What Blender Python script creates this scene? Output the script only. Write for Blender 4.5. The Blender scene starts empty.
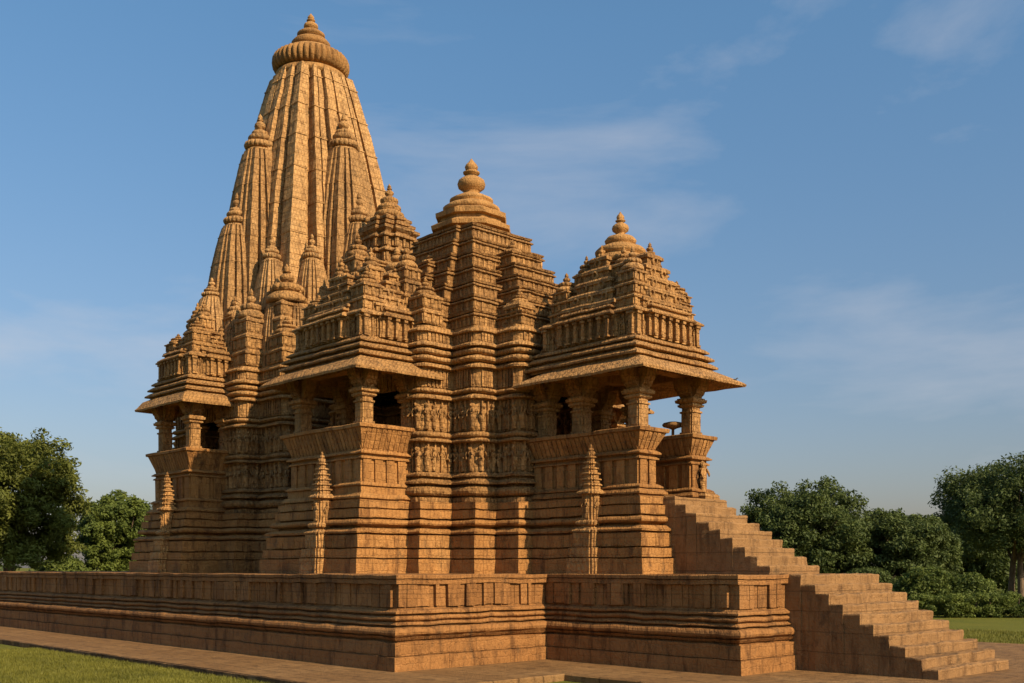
import bpy, math, random
import numpy as np
from mathutils import Vector
random.seed(7)
R = math.radians
S = bpy.context.scene
COL = S.collection

# ------------------------------------------------------------------ camera, sky, sun, exposure
F_PX, HORIZON, EYE = 1059.0, 567.5, 2.1
VD = np.array([-0.723, 0.691]); VD = VD / np.linalg.norm(VD)
VR = np.array([VD[1], -VD[0]])
cam_d = bpy.data.cameras.new('camera')
cam = bpy.data.objects.new('camera', cam_d); COL.objects.link(cam)
cam_d.sensor_width = 36.0; cam_d.lens = 36.0 * F_PX / 1024.0
cam_d.shift_y = (HORIZON - 341.5) / 1024.0
cam_d.clip_end = 8000
cam.location = (0, 0, EYE)
cam.rotation_euler = (R(90), 0, math.atan2(VD[1], VD[0]) - R(90))
S.camera = cam

SUN_EL, SUN_AZ = 33.0, 3.5            # azimuth counted from +X towards +Y
world = bpy.data.worlds.new('World'); S.world = world; world.use_nodes = True
wn, wl = world.node_tree.nodes, world.node_tree.links
CLOUD_AT = (0.35, 1.9, 0.6)
bg = wn['Background']; bg.inputs[1].default_value = 0.096
sky = wn.new('ShaderNodeTexSky'); sky.sky_type = 'NISHITA'; sky.sun_disc = False
sky.sun_elevation = R(SUN_EL); sky.sun_rotation = R(90 - SUN_AZ)
sky.air_density = 1.0; sky.dust_density = 1.6; sky.ozone_density = 1.2
tc = wn.new('ShaderNodeTexCoord')
sep = wn.new('ShaderNodeSeparateXYZ'); wl.new(tc.outputs['Generated'], sep.inputs[0])
# thin cirrus: direction projected on a high flat layer, then stretched noise
mp = wn.new('ShaderNodeMapping'); wl.new(tc.outputs['Generated'], mp.inputs[0])
mp.inputs['Rotation'].default_value = (R(4), R(-5), R(44)); mp.inputs['Scale'].default_value = (1.5, 1.5, 4.6); mp.inputs['Location'].default_value = CLOUD_AT
nz = wn.new('ShaderNodeTexNoise'); nz.inputs['Scale'].default_value = 1.7; nz.inputs['Detail'].default_value = 9; nz.inputs['Roughness'].default_value = 0.56; nz.inputs['Distortion'].default_value = 0.35
wl.new(mp.outputs[0], nz.inputs['Vector'])
cr = wn.new('ShaderNodeValToRGB'); wl.new(nz.outputs['Fac'], cr.inputs[0])
cr.color_ramp.elements[0].position = 0.50; cr.color_ramp.elements[0].color = (0, 0, 0, 1)
cr.color_ramp.elements[1].position = 0.80; cr.color_ramp.elements[1].color = (0.55, 0.55, 0.55, 1)
hz = wn.new('ShaderNodeMapRange'); hz.inputs[1].default_value = 0.0; hz.inputs[2].default_value = 0.46; hz.inputs[3].default_value = 1.0; hz.inputs[4].default_value = 0.0
hz.clamp = True; wl.new(sep.outputs[2], hz.inputs[0])
SKY_TOP, SKY_HOR = (0.76, 1.06, 1.16, 1), (0.70, 0.59, 0.62, 1)
tint = wn.new('ShaderNodeMix'); tint.data_type = 'RGBA'; wl.new(hz.outputs[0], tint.inputs[0])
tint.inputs[6].default_value = SKY_TOP; tint.inputs[7].default_value = SKY_HOR
mul = wn.new('ShaderNodeMix'); mul.data_type = 'RGBA'; mul.blend_type = 'MULTIPLY'; mul.inputs[0].default_value = 1
wl.new(sky.outputs[0], mul.inputs[6]); wl.new(tint.outputs[2], mul.inputs[7])
cl = wn.new('ShaderNodeMix'); cl.data_type = 'RGBA'; wl.new(cr.outputs[0], cl.inputs[0])
wl.new(mul.outputs[2], cl.inputs[6]); cl.inputs[7].default_value = (4.6, 4.6, 4.9, 1)
wl.new(cl.outputs[2], bg.inputs[0])

sun_d = bpy.data.lights.new('sun', 'SUN'); sun_d.energy = 5.0; sun_d.angle = R(0.6); sun_d.color = (1.0, 0.79, 0.52)
sun = bpy.data.objects.new('sun', sun_d); COL.objects.link(sun)
sdir = Vector((math.cos(R(SUN_EL)) * math.cos(R(SUN_AZ)), math.cos(R(SUN_EL)) * math.sin(R(SUN_AZ)), math.sin(R(SUN_EL))))
sun.rotation_euler = sdir.to_track_quat('Z', 'Y').to_euler()

S.view_settings.view_transform = 'Standard'; S.view_settings.look = 'None'
S.view_settings.exposure = 0.48; S.view_settings.gamma = 1.0; S.view_settings.use_curve_mapping = False
try:
    S.cycles.max_bounces = 6; S.cycles.diffuse_bounces = 4; S.cycles.transmission_bounces = 2
except Exception: pass

# ------------------------------------------------------------------ materials
def new_mat(name):
    m = bpy.data.materials.new(name); m.use_nodes = True
    return m, m.node_tree.nodes, m.node_tree.links, m.node_tree.nodes['Principled BSDF']
def N(n, typ, **kw):
    o = n.new(typ)
    for k, v in kw.items(): setattr(o, k, v)
    return o
def mixc(n, l, fac, a, b, blend='MIX'):
    m = N(n, 'ShaderNodeMix', data_type='RGBA', blend_type=blend)
    for s, v in ((0, fac), (6, a), (7, b)):
        if hasattr(v, 'links'): l.new(v, m.inputs[s])
        else: m.inputs[s].default_value = v
    return m.outputs[2]
def noise(n, l, vec, scale, detail=4, rough=.55):
    o = N(n, 'ShaderNodeTexNoise'); o.inputs['Scale'].default_value = scale; o.inputs['Detail'].default_value = detail
    o.inputs['Roughness'].default_value = rough
    if vec is not None: l.new(vec, o.inputs['Vector'])
    return o
def ramp(n, l, src, p0, p1, c0=(0, 0, 0, 1), c1=(1, 1, 1, 1)):
    r = N(n, 'ShaderNodeValToRGB'); l.new(src, r.inputs[0])
    r.color_ramp.elements[0].position = p0; r.color_ramp.elements[0].color = c0
    r.color_ramp.elements[1].position = p1; r.color_ramp.elements[1].color = c1
    return r.outputs[0]
def mapping(n, l, vec, scale):
    m = N(n, 'ShaderNodeMapping'); l.new(vec, m.inputs[0]); m.inputs['Scale'].default_value = scale
    return m.outputs[0]

def stone_mat(name, base, dark, carve=1.0, brick=(0.62, 0.30), joint=1.0, patina=0.55, pale=None, flat=False):
    m, n, l, b = new_mat(name)
    g = N(n, 'ShaderNodeNewGeometry'); pos = g.outputs['Position']
    sp = N(n, 'ShaderNodeSeparateXYZ'); l.new(pos, sp.inputs[0])
    cbn = N(n, 'ShaderNodeCombineXYZ')
    if flat:
        l.new(sp.outputs[0], cbn.inputs[0]); l.new(sp.outputs[1], cbn.inputs[1])
    else:
        a = N(n, 'ShaderNodeMath', operation='ADD'); l.new(sp.outputs[0], a.inputs[0]); l.new(sp.outputs[1], a.inputs[1])
        l.new(a.outputs[0], cbn.inputs[0]); l.new(sp.outputs[2], cbn.inputs[1])
    uv = cbn.outputs[0]
    wob = noise(n, l, pos, 1.7, 2)
    wv = N(n, 'ShaderNodeMix', data_type='VECTOR'); wv.inputs[0].default_value = 0.045 if not flat else 0.10
    l.new(uv, wv.inputs[4]); l.new(wob.outputs['Color'], wv.inputs[5])
    br = N(n, 'ShaderNodeTexBrick'); l.new(wv.outputs[1], br.inputs['Vector'])
    br.inputs['Scale'].default_value = 1.0; br.inputs['Brick Width'].default_value = brick[0]; br.inputs['Row Height'].default_value = brick[1]
    br.inputs['Mortar Size'].default_value = 0.009 if not flat else .016; br.inputs['Mortar Smooth'].default_value = 0.3
    br.inputs['Color1'].default_value = (0.0, 0.0, 0.0, 1); br.inputs['Color2'].default_value = (1, 1, 1, 1); br.inputs['Mortar'].default_value = (0.5, 0.5, 0.5, 1)
    br.offset = 0.43; br.squash = 1.0
    blk = br.outputs['Color']
    big = noise(n, l, pos, 0.45, 5, .6)
    mid = noise(n, l, pos, 3.2, 6, .65)
    fine = noise(n, l, pos, 26, 4, .7)
    c = mixc(n, l, ramp(n, l, mid.outputs['Fac'], .32, .68), tuple(x * .80 for x in base) + (1,), tuple(min(1, x * 1.14) for x in base) + (1,))
    bf = N(n, 'ShaderNodeMath', operation='MULTIPLY'); l.new(blk, bf.inputs[0]); bf.inputs[1].default_value = 0.62 * joint
    c = mixc(n, l, bf.outputs[0], c, tuple(x * .70 for x in (base[0], base[1] * .93, base[2] * .85)) + (1,))
    if pale:
        c = mixc(n, l, ramp(n, l, big.outputs['Fac'], .50, .72, (0, 0, 0, 1), (.55, .55, .55, 1)), c, pale + (1,))
    # dark weathering: streaks running down the stone
    st = noise(n, l, mapping(n, l, pos, (3.4, 3.4, .8)), 1.0, 9, .74)
    c = mixc(n, l, ramp(n, l, st.outputs['Fac'], .51, .62, (0, 0, 0, 1), (patina, patina, patina, 1)), c, dark + (1,))
    sp2 = noise(n, l, pos, 9, 5, .7)
    c = mixc(n, l, ramp(n, l, sp2.outputs['Fac'], .58, .74, (0, 0, 0, 1), (.5, .5, .5, 1)), c, tuple(x * .75 for x in dark) + (1,))
    mort = N(n, 'ShaderNodeMath', operation='MULTIPLY'); l.new(br.outputs['Fac'], mort.inputs[0]); mort.inputs[1].default_value = .55 * joint
    c = mixc(n, l, mort.outputs[0], c, tuple(x * .45 for x in dark) + (1,))
    lich = noise(n, l, mapping(n, l, pos, (1.3, 1.3, .9)), 1.6, 10, .78)
    c = mixc(n, l, ramp(n, l, lich.outputs['Fac'], .56, .66, (0, 0, 0, 1), (.62, .62, .62, 1)), c, (.060, .040, .022, 1))
    isl = ramp(n, l, g.outputs['Random Per Island'], 0, 1, (.74, .72, .70, 1), (1.12, 1.13, 1.14, 1))
    c = mixc(n, l, 1.0, c, isl, 'MULTIPLY')
    l.new(c, b.inputs['Base Color'])
    rr = N(n, 'ShaderNodeMapRange'); l.new(mid.outputs['Fac'], rr.inputs[0]); rr.inputs[3].default_value = .72; rr.inputs[4].default_value = .95
    l.new(rr.outputs[0], b.inputs['Roughness']); b.inputs['Specular IOR Level'].default_value = 0.22
    # height: block joints, small carving, pits
    hm = N(n, 'ShaderNodeMath', operation='MULTIPLY'); l.new(br.outputs['Fac'], hm.inputs[0]); hm.inputs[1].default_value = -0.9 * joint
    h = hm.outputs[0]
    def addh(src, k):
        nonlocal h
        a = N(n, 'ShaderNodeMath', operation='MULTIPLY_ADD'); l.new(src, a.inputs[0]); a.inputs[1].default_value = k; l.new(h, a.inputs[2]); h = a.outputs[0]
    addh(mid.outputs['Fac'], 1.5); addh(fine.outputs['Fac'], .7)
    if carve > 0:
        b2 = N(n, 'ShaderNodeTexBrick'); wv2 = N(n, 'ShaderNodeMix', data_type='VECTOR'); wv2.inputs[0].default_value = 0.09
        wob2 = noise(n, l, pos, 6, 2); l.new(uv, wv2.inputs[4]); l.new(wob2.outputs['Color'], wv2.inputs[5]); l.new(wv2.outputs[1], b2.inputs['Vector'])
        b2.inputs['Scale'].default_value = 1; b2.inputs['Brick Width'].default_value = .105; b2.inputs['Row Height'].default_value = .17
        b2.inputs['Mortar Size'].default_value = .014; b2.inputs['Mortar Smooth'].default_value = .6
        addh(b2.outputs['Fac'], -0.75 * carve)
        vo = N(n, 'ShaderNodeTexVoronoi'); vo.inputs['Scale'].default_value = 9; l.new(mapping(n, l, pos, (1, 1, .75)), vo.inputs['Vector'])
        addh(vo.outputs['Distance'], -1.1 * carve)
    bp = N(n, 'ShaderNodeBump'); bp.inputs['Strength'].default_value = 0.9; bp.inputs['Distance'].default_value = 0.05
    l.new(h, bp.inputs['Height']); l.new(bp.outputs[0], b.inputs['Normal'])
    return m

BASE = (0.41, 0.215, 0.074); DARK = (0.125, 0.056, 0.020)
M_STONE = stone_mat('carved_sandstone', BASE, DARK, 1.25, (.62, .36), .35, .6, (.50, .295, .13))
M_SPIRE = stone_mat('spire_sandstone', (0.46, 0.255, 0.098), DARK, .9, (.34, .15), .14, .6, (.54, .335, .155))  # paler tower stone; colour also raised to stand in for light on upper faces
M_BASE = stone_mat('base_sandstone', (0.38, 0.180, 0.054), (0.115, 0.046, 0.015), .45, (.70, 3.0), .5, .7, (.46, .25, .09))
M_PLAT = stone_mat('platform_sandstone', (0.32, 0.146, 0.045), (0.080, 0.033, 0.011), .3, (1.7, .30), .5, .7, (.40, .205, .075))
M_STEP = stone_mat('step_sandstone', (0.29, 0.158, 0.062), (0.10, 0.048, 0.018), .12, (1.15, .39), .6, .6)
M_PAVE = stone_mat('paving_sandstone', (0.25, 0.135, 0.050), (0.085, 0.042, 0.016), .0, (.9, .6), 1.0, .75, (.31, .18, .075), flat=True)
M_CAP = stone_mat('finial_sandstone', (0.42, 0.22, 0.074), DARK, .25, (.6, .34), .1, .5)

def grass_mat(name, c1, c2, c3):
    m, n, l, b = new_mat(name)
    g = N(n, 'ShaderNodeNewGeometry')
    a = noise(n, l, g.outputs['Position'], .35, 5); f = noise(n, l, g.outputs['Position'], 9, 5, .7)
    c = mixc(n, l, ramp(n, l, a.outputs['Fac'], .35, .65), c1 + (1,), c2 + (1,))
    c = mixc(n, l, ramp(n, l, f.outputs['Fac'], .45, .75, (0, 0, 0, 1), (.7, .7, .7, 1)), c, c3 + (1,))
    l.new(c, b.inputs['Base Color']); b.inputs['Roughness'].default_value = .95; b.inputs['Specular IOR Level'].default_value = .1
    bp = N(n, 'ShaderNodeBump'); bp.inputs['Distance'].default_value = .06; l.new(f.outputs['Fac'], bp.inputs['Height']); l.new(bp.outputs[0], b.inputs['Normal'])
    return m
M_LAWN = grass_mat('lawn_soil', (.105, .112, .016), (.135, .130, .020), (.080, .076, .014))
def leaf_mat(name, c1, c2, c3, trans=.35):
    m, n, l, b = new_mat(name)
    g = N(n, 'ShaderNodeNewGeometry')
    r = N(n, 'ShaderNodeValToRGB'); l.new(g.outputs['Random Per Island'], r.inputs[0])
    e = r.color_ramp.elements; e[0].color = c1 + (1,); e[1].color = c3 + (1,); k = e.new(.5); k.color = c2 + (1,)
    a = noise(n, l, g.outputs['Position'], .9, 3)
    c = mixc(n, l, ramp(n, l, a.outputs['Fac'], .35, .68), r.outputs[0], tuple(x * 1.35 for x in c3) + (1,))
    l.new(c, b.inputs['Base Color']); b.inputs['Roughness'].default_value = .6; b.inputs['Specular IOR Level'].default_value = .25
    t = N(n, 'ShaderNodeBsdfTranslucent'); l.new(c, t.inputs[0])
    ms = N(n, 'ShaderNodeMixShader'); ms.inputs[0].default_value = trans
    l.new(b.outputs[0], ms.inputs[1]); l.new(t.outputs[0], ms.inputs[2]); l.new(ms.outputs[0], n['Material Output'].inputs[0])
    return m
M_LEAF = leaf_mat('leaf_green', (.052, .078, .016), (.075, .105, .020), (.11, .135, .025))
M_LEAF_D = leaf_mat('leaf_dark_green', (.038, .060, .018), (.055, .080, .022), (.078, .100, .025))
M_LEAF_Y = leaf_mat('leaf_olive', (.062, .076, .014), (.082, .096, .016), (.108, .118, .020))
M_BLADE = leaf_mat('grass_blade', (.075, .080, .010), (.11, .108, .014), (.14, .13, .020), .25)
def bark_mat():
    m, n, l, b = new_mat('bark')
    g = N(n, 'ShaderNodeNewGeometry'); f = noise(n, l, mapping(n, l, g.outputs['Position'], (6, 6, 1.2)), 2, 6, .7)
    l.new(ramp(n, l, f.outputs['Fac'], .3, .7, (.06, .040, .024, 1), (.19, .13, .08, 1)), b.inputs['Base Color']); b.inputs['Roughness'].default_value = .95
    bp = N(n, 'ShaderNodeBump'); bp.inputs['Distance'].default_value = .05; l.new(f.outputs['Fac'], bp.inputs['Height']); l.new(bp.outputs[0], b.inputs['Normal'])
    return m
M_BARK = bark_mat()

# ------------------------------------------------------------------ mesh helpers
_rng = np.random.default_rng(3)
_lat = _rng.uniform(-1, 1, (32, 32, 32, 3))
def vnoise(P, scale):
    q = P * scale; i = np.floor(q).astype(int); f = q - i; f = f * f * (3 - 2 * f); out = 0
    for a in (0, 1):
        for b in (0, 1):
            for c in (0, 1):
                w = (f[:, 0] if a else 1 - f[:, 0]) * (f[:, 1] if b else 1 - f[:, 1]) * (f[:, 2] if c else 1 - f[:, 2])
                out = out + w[:, None] * _lat[(i[:, 0] + a) % 32, (i[:, 1] + b) % 32, (i[:, 2] + c) % 32]
    return out

class MB:
    def __init__(s): s.v = []; s.f = []; s.n = 0; s.sm = []
    def add(s, V, F, smooth=False):
        V = np.asarray(V, float); s.v.append(V); o = s.n
        s.f.extend([[i + o for i in f] for f in F]); s.sm.extend([smooth] * len(F)); s.n += len(V)
    def build(s, name, mat, parent=None, jit=0.010, origin=None, label=None):
        V = np.concatenate(s.v)
        if jit: V = V + vnoise(V + 50.3, 2.3) * jit + vnoise(V + 11.7, 8.0) * jit * .75
        o0 = np.zeros(3) if origin is None else np.asarray(origin, float)
        me = bpy.data.meshes.new(name)
        me.from_pydata((V - o0).tolist(), [], s.f); me.update()
        me.polygons.foreach_set('use_smooth', s.sm)
        me.materials.append(mat)
        o = bpy.data.objects.new(name, me); COL.objects.link(o)
        if parent is not None:
            o.parent = parent
            o.location = Vector(o0) - wloc(parent)
        else: o.location = o0
        if label: o['label'] = label
        return o
def wloc(o):
    v = Vector(o.location)
    return v if o.parent is None else v + wloc(o.parent)
def empty(name, loc, label, cat, group=None):
    o = bpy.data.objects.new(name, None); COL.objects.link(o); o.location = loc; o.empty_display_size = .3
    o['label'] = label; o['category'] = cat
    if group: o['group'] = group
    return o

BOXF = [[0, 3, 2, 1], [4, 5, 6, 7], [0, 1, 5, 4], [1, 2, 6, 5], [2, 3, 7, 6], [3, 0, 4, 7]]
def box(mb, x0, x1, y0, y1, z0, z1):
    mb.add([(x0, y0, z0), (x1, y0, z0), (x1, y1, z0), (x0, y1, z0), (x0, y0, z1), (x1, y0, z1), (x1, y1, z1), (x0, y1, z1)], BOXF)
def rect(x0, x1, y0, y1): return [(x0, y0), (x1, y0), (x1, y1), (x0, y1)]
def crect(cx, cy, a, b): return rect(cx - a, cx + a, cy - b, cy + b)
def miters(poly):
    P = np.asarray(poly, float); n = len(P)
    d = np.roll(P, -1, 0) - P; L = np.hypot(d[:, 0], d[:, 1]); d = d / L[:, None]
    nr = np.stack([d[:, 1], -d[:, 0]], 1); pr = np.roll(nr, 1, 0)
    return (nr + pr) / (1 + (nr * pr).sum(1))[:, None], L, d, nr
def stack(mb, poly, prof, step=.24, c=None, top=True, bot=False):
    """loft a plan polygon (counter-clockwise) through (z, offset[, scale]) rings"""
    P = np.asarray(poly, float); M, L, _, _ = miters(P)
    idx, w = [], []
    smax = max([(max(p[2]) if isinstance(p[2], tuple) else p[2]) if len(p) > 2 else 1 for p in prof])
    for i in range(len(P)):
        k = max(1, int(round(L[i] * smax / step)))
        for j in range(k): idx.append(i); w.append(j / k)
    idx = np.array(idx); w = np.array(w)[:, None]; nx = (idx + 1) % len(P)
    c = np.zeros(2) if c is None else np.asarray(c, float)
    rings = []
    for p in prof:
        z, o = p[0], p[1]; s = p[2] if len(p) > 2 else 1.0
        Q = c + (P - c) * np.asarray(s) + M * o
        q = Q[idx] * (1 - w) + Q[nx] * w
        rings.append(np.column_stack([q, np.full(len(q), z)]))
    n = len(idx); F = []
    for k in range(len(prof) - 1):
        a = k * n; b = a + n
        F.extend([[a + i, a + (i + 1) % n, b + (i + 1) % n, b + i] for i in range(n)])
    if top: F.append([(len(prof) - 1) * n + i for i in range(n)])
    if bot: F.append([n - 1 - i for i in range(n)])
    mb.add(np.concatenate(rings), F)
def rounded(poly, r, n=4):
    P = [np.array(p, float) for p in poly]; out = []; m = len(P)
    for i in range(m):
        a, b, c = P[i - 1], P[i], P[(i + 1) % m]
        u, v = b - a, c - b; lu, lv = np.hypot(*u), np.hypot(*v); u /= lu; v /= lv
        if u[0] * v[1] - u[1] * v[0] > .3:
            q = min(r, lu * .42, lv * .42); ctr = b - u * q + v * q
            for k in range(n + 1):
                t = k / n * math.pi / 2; e = ctr + (-v * math.cos(t) + u * math.sin(t)) * q; out.append((e[0], e[1]))
        else: out.append((b[0], b[1]))
    return out
def PR(z, *cs):
    """profile writer: f flat, r roll, k drip ledge, s slope"""
    out = []
    for c in cs:
        t, h = c[0], c[1]
        if t == 'f': out += [(z, c[2]), (z + h, c[2])]
        elif t == 'r':
            out += [(z, c[2])] + [(z + h * (.5 - .5 * math.cos(math.pi * u)), c[2] + c[3] * math.sin(math.pi * u)) for u in (.18, .34, .5, .66, .82)] + [(z + h, c[2])]
        elif t == 'k': out += [(z, c[2]), (z + h * .12, c[2] + c[3]), (z + h * .42, c[2] + c[3] * 1.03), (z + h, c[2] + c[3] * .22)]
        elif t == 's': out += [(z, c[2]), (z + h, c[3])]
        z += h
    return out
def ribs(mb, poly, z0, z1, o0, o1, pitch, w, d, edges=None, inset=.0, cap=.0):
    """upright strips standing proud of each edge of a plan"""
    P = np.asarray(poly, float); _, L, D, Nn = miters(P)
    for i in range(len(P)):
        if edges is not None and i not in edges: continue
        ln = L[i]
        if ln < w * 1.2: continue
        k = max(1, int(round((ln - w) / pitch)))
        for j in range(k + 1):
            t = inset + w / 2 + (ln - w - 2 * inset) * j / k
            for (zz0, zz1, ww, dd) in ((z0, z1, w, d),) + (((z1 - cap, z1, w * 1.5, d * 1.35), (z0, z0 + cap * .8, w * 1.4, d * 1.3)) if cap else ()):
                V = []
                for zz in (zz0, zz1):
                    u = (zz - z0) / (z1 - z0); oo = o0 + (o1 - o0) * u
                    for (a, b) in ((-1, -.03), (1, -.03), (1, 0), (-1, 0)):
                        q = P[i] + D[i] * (t + a * ww / 2 * (-1 if False else 1)) + Nn[i] * (oo + (dd if b == 0 else b))
                        V.append((q[0], q[1], zz))
                V = [V[0], V[1], V[2], V[3], V[4], V[5], V[6], V[7]]
                mb.add(V, [f[::-1] for f in BOXF])
def figure_verts(rnd):
    sway = rnd.uniform(-.05, .05); hip = rnd.choice((-1, 1)) * rnd.uniform(.02, .06)
    prof = [(0, .09, .06, 0), (.03, .10, .07, 0), (.22, .085, .06, hip * .4), (.40, .12, .075, hip), (.50, .125, .085, hip * 1.1), (.58, .078, .062, hip * .3),
            (.70, .12, .085, sway), (.77, .13, .07, sway), (.795, .05, .05, sway), (.83, .062, .075, sway), (.90, .078, .085, sway), (.955, .06, .06, sway), (1.0, .02, .02, sway)]
    V, F, n = [], [], 7
    for (z, a, d, sx) in prof:
        for k in range(n):
            t = math.pi * (k / (n - 1))
            V.append((sx + a * math.cos(t), d * math.sin(t), z))
    for k in range(len(prof) - 1):
        for j in range(n - 1):
            F.append([k * n + j, (k + 1) * n + j, (k + 1) * n + j + 1, k * n + j + 1])
    for s in (-1, 1):                                   # arms, bent at the elbow
        ex = s * rnd.uniform(.17, .22); hz_ = rnd.choice((.46, .55, .70, .88)); hx = s * rnd.uniform(.06, .2)
        for (p, q, r) in (((sway + s * .12, .05, .76), (ex, .06, .60), .030), ((ex, .06, .60), (hx, .09, hz_), .024)):
            p = np.array(p); q = np.array(q); d = q - p; d /= np.linalg.norm(d); a = np.cross(d, (0, 1, 0)); a /= np.linalg.norm(a); b = np.cross(d, a)
            o = len(V)
            for e in (p, q):
                for k in range(4):
                    t = k * math.pi / 2 + .8; V.append(tuple(e + (a * math.cos(t) + b * math.sin(t)) * r))
            F += [[o + k, o + (k + 1) % 4, o + 4 + (k + 1) % 4, o + 4 + k] for k in range(4)] + [[o + 7, o + 6, o + 5, o + 4]]
    return np.array(V), F
_rf = random.Random(11); FIGS = [figure_verts(_rf) for _ in range(9)]
def figures(mb, poly, z0, h, o, pitch, edges=None, frames=True, wid=1.0, depth=1.0):
    P = np.asarray(poly, float); _, L, D, Nn = miters(P)
    for i in range(len(P)):
        if edges is not None and i not in edges: continue
        ln = L[i]
        if ln < pitch * .55: continue
        k = max(1, int(ln / pitch))
        for j in range(k):
            t = ln * (j + .5) / k + _rf.uniform(-.02, .02); V, F = FIGS[_rf.randrange(len(FIGS))]
            hh = h * _rf.uniform(.86, .97); fl = _rf.choice((-1, 1))
            sc = min(hh, ln / k * 2.2) * wid
            q = P[i] + D[i] * t + Nn[i] * (o - .01)
            W = np.empty_like(V)
            W[:, :2] = q + D[i] * (V[:, :1] * sc * fl) + Nn[i] * (V[:, 1:2] * sc * 1.15 * depth); W[:, 2] = z0 + V[:, 2] * hh
            mb.add(W, F if fl > 0 else [f[::-1] for f in F], True)
def lathe(mb, cx, cy, prof, n=28, lobes=0, amp=0.0, smooth=True):
    if lobes: n = lobes * 6
    V, F = [], []
    for (z, r) in prof:
        for k in range(n):
            t = 2 * math.pi * k / n
            rr = r * (1 - amp * (1 - abs(math.sin(lobes * t / 2))) ** 1.5) if lobes and r > 0 else r
            V.append((cx + rr * math.cos(t), cy + rr * math.sin(t), z))
    m = len(prof)
    for k in range(m - 1):
        F += [[k * n + i, k * n + (i + 1) % n, (k + 1) * n + (i + 1) % n, (k + 1) * n + i] for i in range(n)]
    F.append([(m - 1) * n + i for i in range(n)]); F.append([n - 1 - i for i in range(n)])
    mb.add(V, F, smooth)
def disc_prof(z, h, r, r_in):
    return [(z, r_in)] + [(z + h * (.5 - .5 * math.cos(math.pi * u)), r_in + (r - r_in) * math.sin(math.pi * u) ** .7) for u in (.08, .2, .35, .5, .65, .8, .92)] + [(z + h, r_in)]
def kalasha(mb, cx, cy, z, h, r):
    """water-pot finial: foot, belly, neck, lip, bud"""
    q = [(0, .72), (.05, .80), (.08, .62), (.12, .50), (.17, .62), (.25, .93), (.34, 1.0), (.43, .92), (.51, .62), (.55, .36), (.59, .34), (.61, .58), (.645, .60), (.67, .34), (.71, .42), (.78, .47), (.84, .38), (.91, .20), (.97, .08), (1.0, .03)]
    lathe(mb, cx, cy, [(z + a * h, b * r) for a, b in q], 22)

def quad_sym(q):
    out = []
    for k in range(4):
        c, s = (1, 0, -1, 0)[k], (0, 1, 0, -1)[k]
        out += [(x * c - y * s, x * s + y * c) for (x, y) in q]
    res = []
    for p in out:
        if not res or math.dist(p, res[-1]) > 1e-6: res.append(p)
    if math.dist(res[0], res[-1]) < 1e-6: res.pop()
    return res
_q = [(1.12, -.26), (1.12, -.04), (1.06, -.04), (1.06, .04), (1.12, .04), (1.12, .26), (.95, .26), (.95, .31), (1.03, .31), (1.03, .43), (.985, .43), (.985, .46), (1.03, .46), (1.03, .57), (.80, .57), (.80, .63), (.86, .63), (.86, .70), (.95, .70), (.95, .95), (.70, .95), (.70, .86), (.63, .86), (.63, .80), (.57, .80), (.57, 1.03), (.46, 1.03), (.46, .985), (.43, .985), (.43, 1.03), (.31, 1.03), (.31, .95), (.26, .95)]
SPIRE_PLAN = quad_sym(_q)
_qs = [(1.1, -.30), (1.1, .30), (.93, .30), (.93, .38), (1.0, .38), (1.0, .56), (.80, .56), (.80, .63), (.92, .63), (.92, .92), (.63, .92), (.63, .80), (.56, .80), (.56, 1.0), (.38, 1.0), (.38, .93), (.30, .93)]
MINI_PLAN = quad_sym(_qs)
def spire_body(mb, cx, cy, z0, z1, w0, w1, ch, pw=1.5, plan=SPIRE_PLAN, lip=.03, step=.24, slots=True):
    P = [(cx + x, cy + y) for x, y in plan]
    n = max(4, int(round((z1 - z0) / ch))); prof = []
    W = lambda z: w0 - (w0 - w1) * ((z - z0) / (z1 - z0)) ** pw
    for k in range(n):
        a = z0 + (z1 - z0) * k / n; h = (z1 - z0) / n
        big = lip * (.8 if k % 3 == 2 else .15)
        prof += [(a, 0, W(a)), (a + h * .80, 0, W(a + h * .8)), (a + h * .82, big, W(a + h * .82)), (a + h * .94, big, W(a + h * .94)), (a + h * .95, -lip * .6, W(a + h * .95))]
    prof.append((z1, 0, w1))
    stack(mb, P, prof, step, c=(cx, cy))
def spire_crown(mb, cx, cy, z, zt, r, lobes=24):
    """neck, ribbed cushion, bell plates and pot finial between z and zt"""
    H = zt - z
    lathe(mb, cx, cy, [(z - .04 * H, r * .86), (z + .05 * H, r * .84), (z + .06 * H, r * .74), (z + .10 * H, r * .74)], 24)
    lathe(mb, cx, cy, disc_prof(z + .08 * H, .17 * H, r, r * .74), lobes=lobes, amp=.10)
    lathe(mb, cx, cy, [(z + .23 * H, r * .74), (z + .26 * H, r * .70), (z + .30 * H, r * .56)], 24)
    lathe(mb, cx, cy, disc_prof(z + .28 * H, .15 * H, r * .76, r * .50), 22)
    lathe(mb, cx, cy, disc_prof(z + .42 * H, .12 * H, r * .54, r * .34), 20)
    kalasha(mb, cx, cy, z + .53 * H, .47 * H, r * .33)

# ================================================================== GROUND
def structure(o): o['kind'] = 'structure'; return o
mb = MB(); g = 4000.0
mb.add([(-g, -g, -.14), (g, -g, -.14), (g, g, -.14), (-g, g, -.14)], [[0, 1, 2, 3]])
structure(mb.build('lawn', M_LAWN, jit=0))
AX, PY0, PY1 = 20.0, 13.0, 27.0
pave_poly = [(-47, 10.6), (-14.4, 10.6), (-14.4, 15.2), (6, 15.2), (6, 30.2), (-47, 30.2)]
mb = MB(); stack(mb, pave_poly, [(-.6, 0), (-.02, 0), (0, -.02)], step=.6)
structure(mb.build('stone_paving', M_PAVE, jit=.012))

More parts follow.
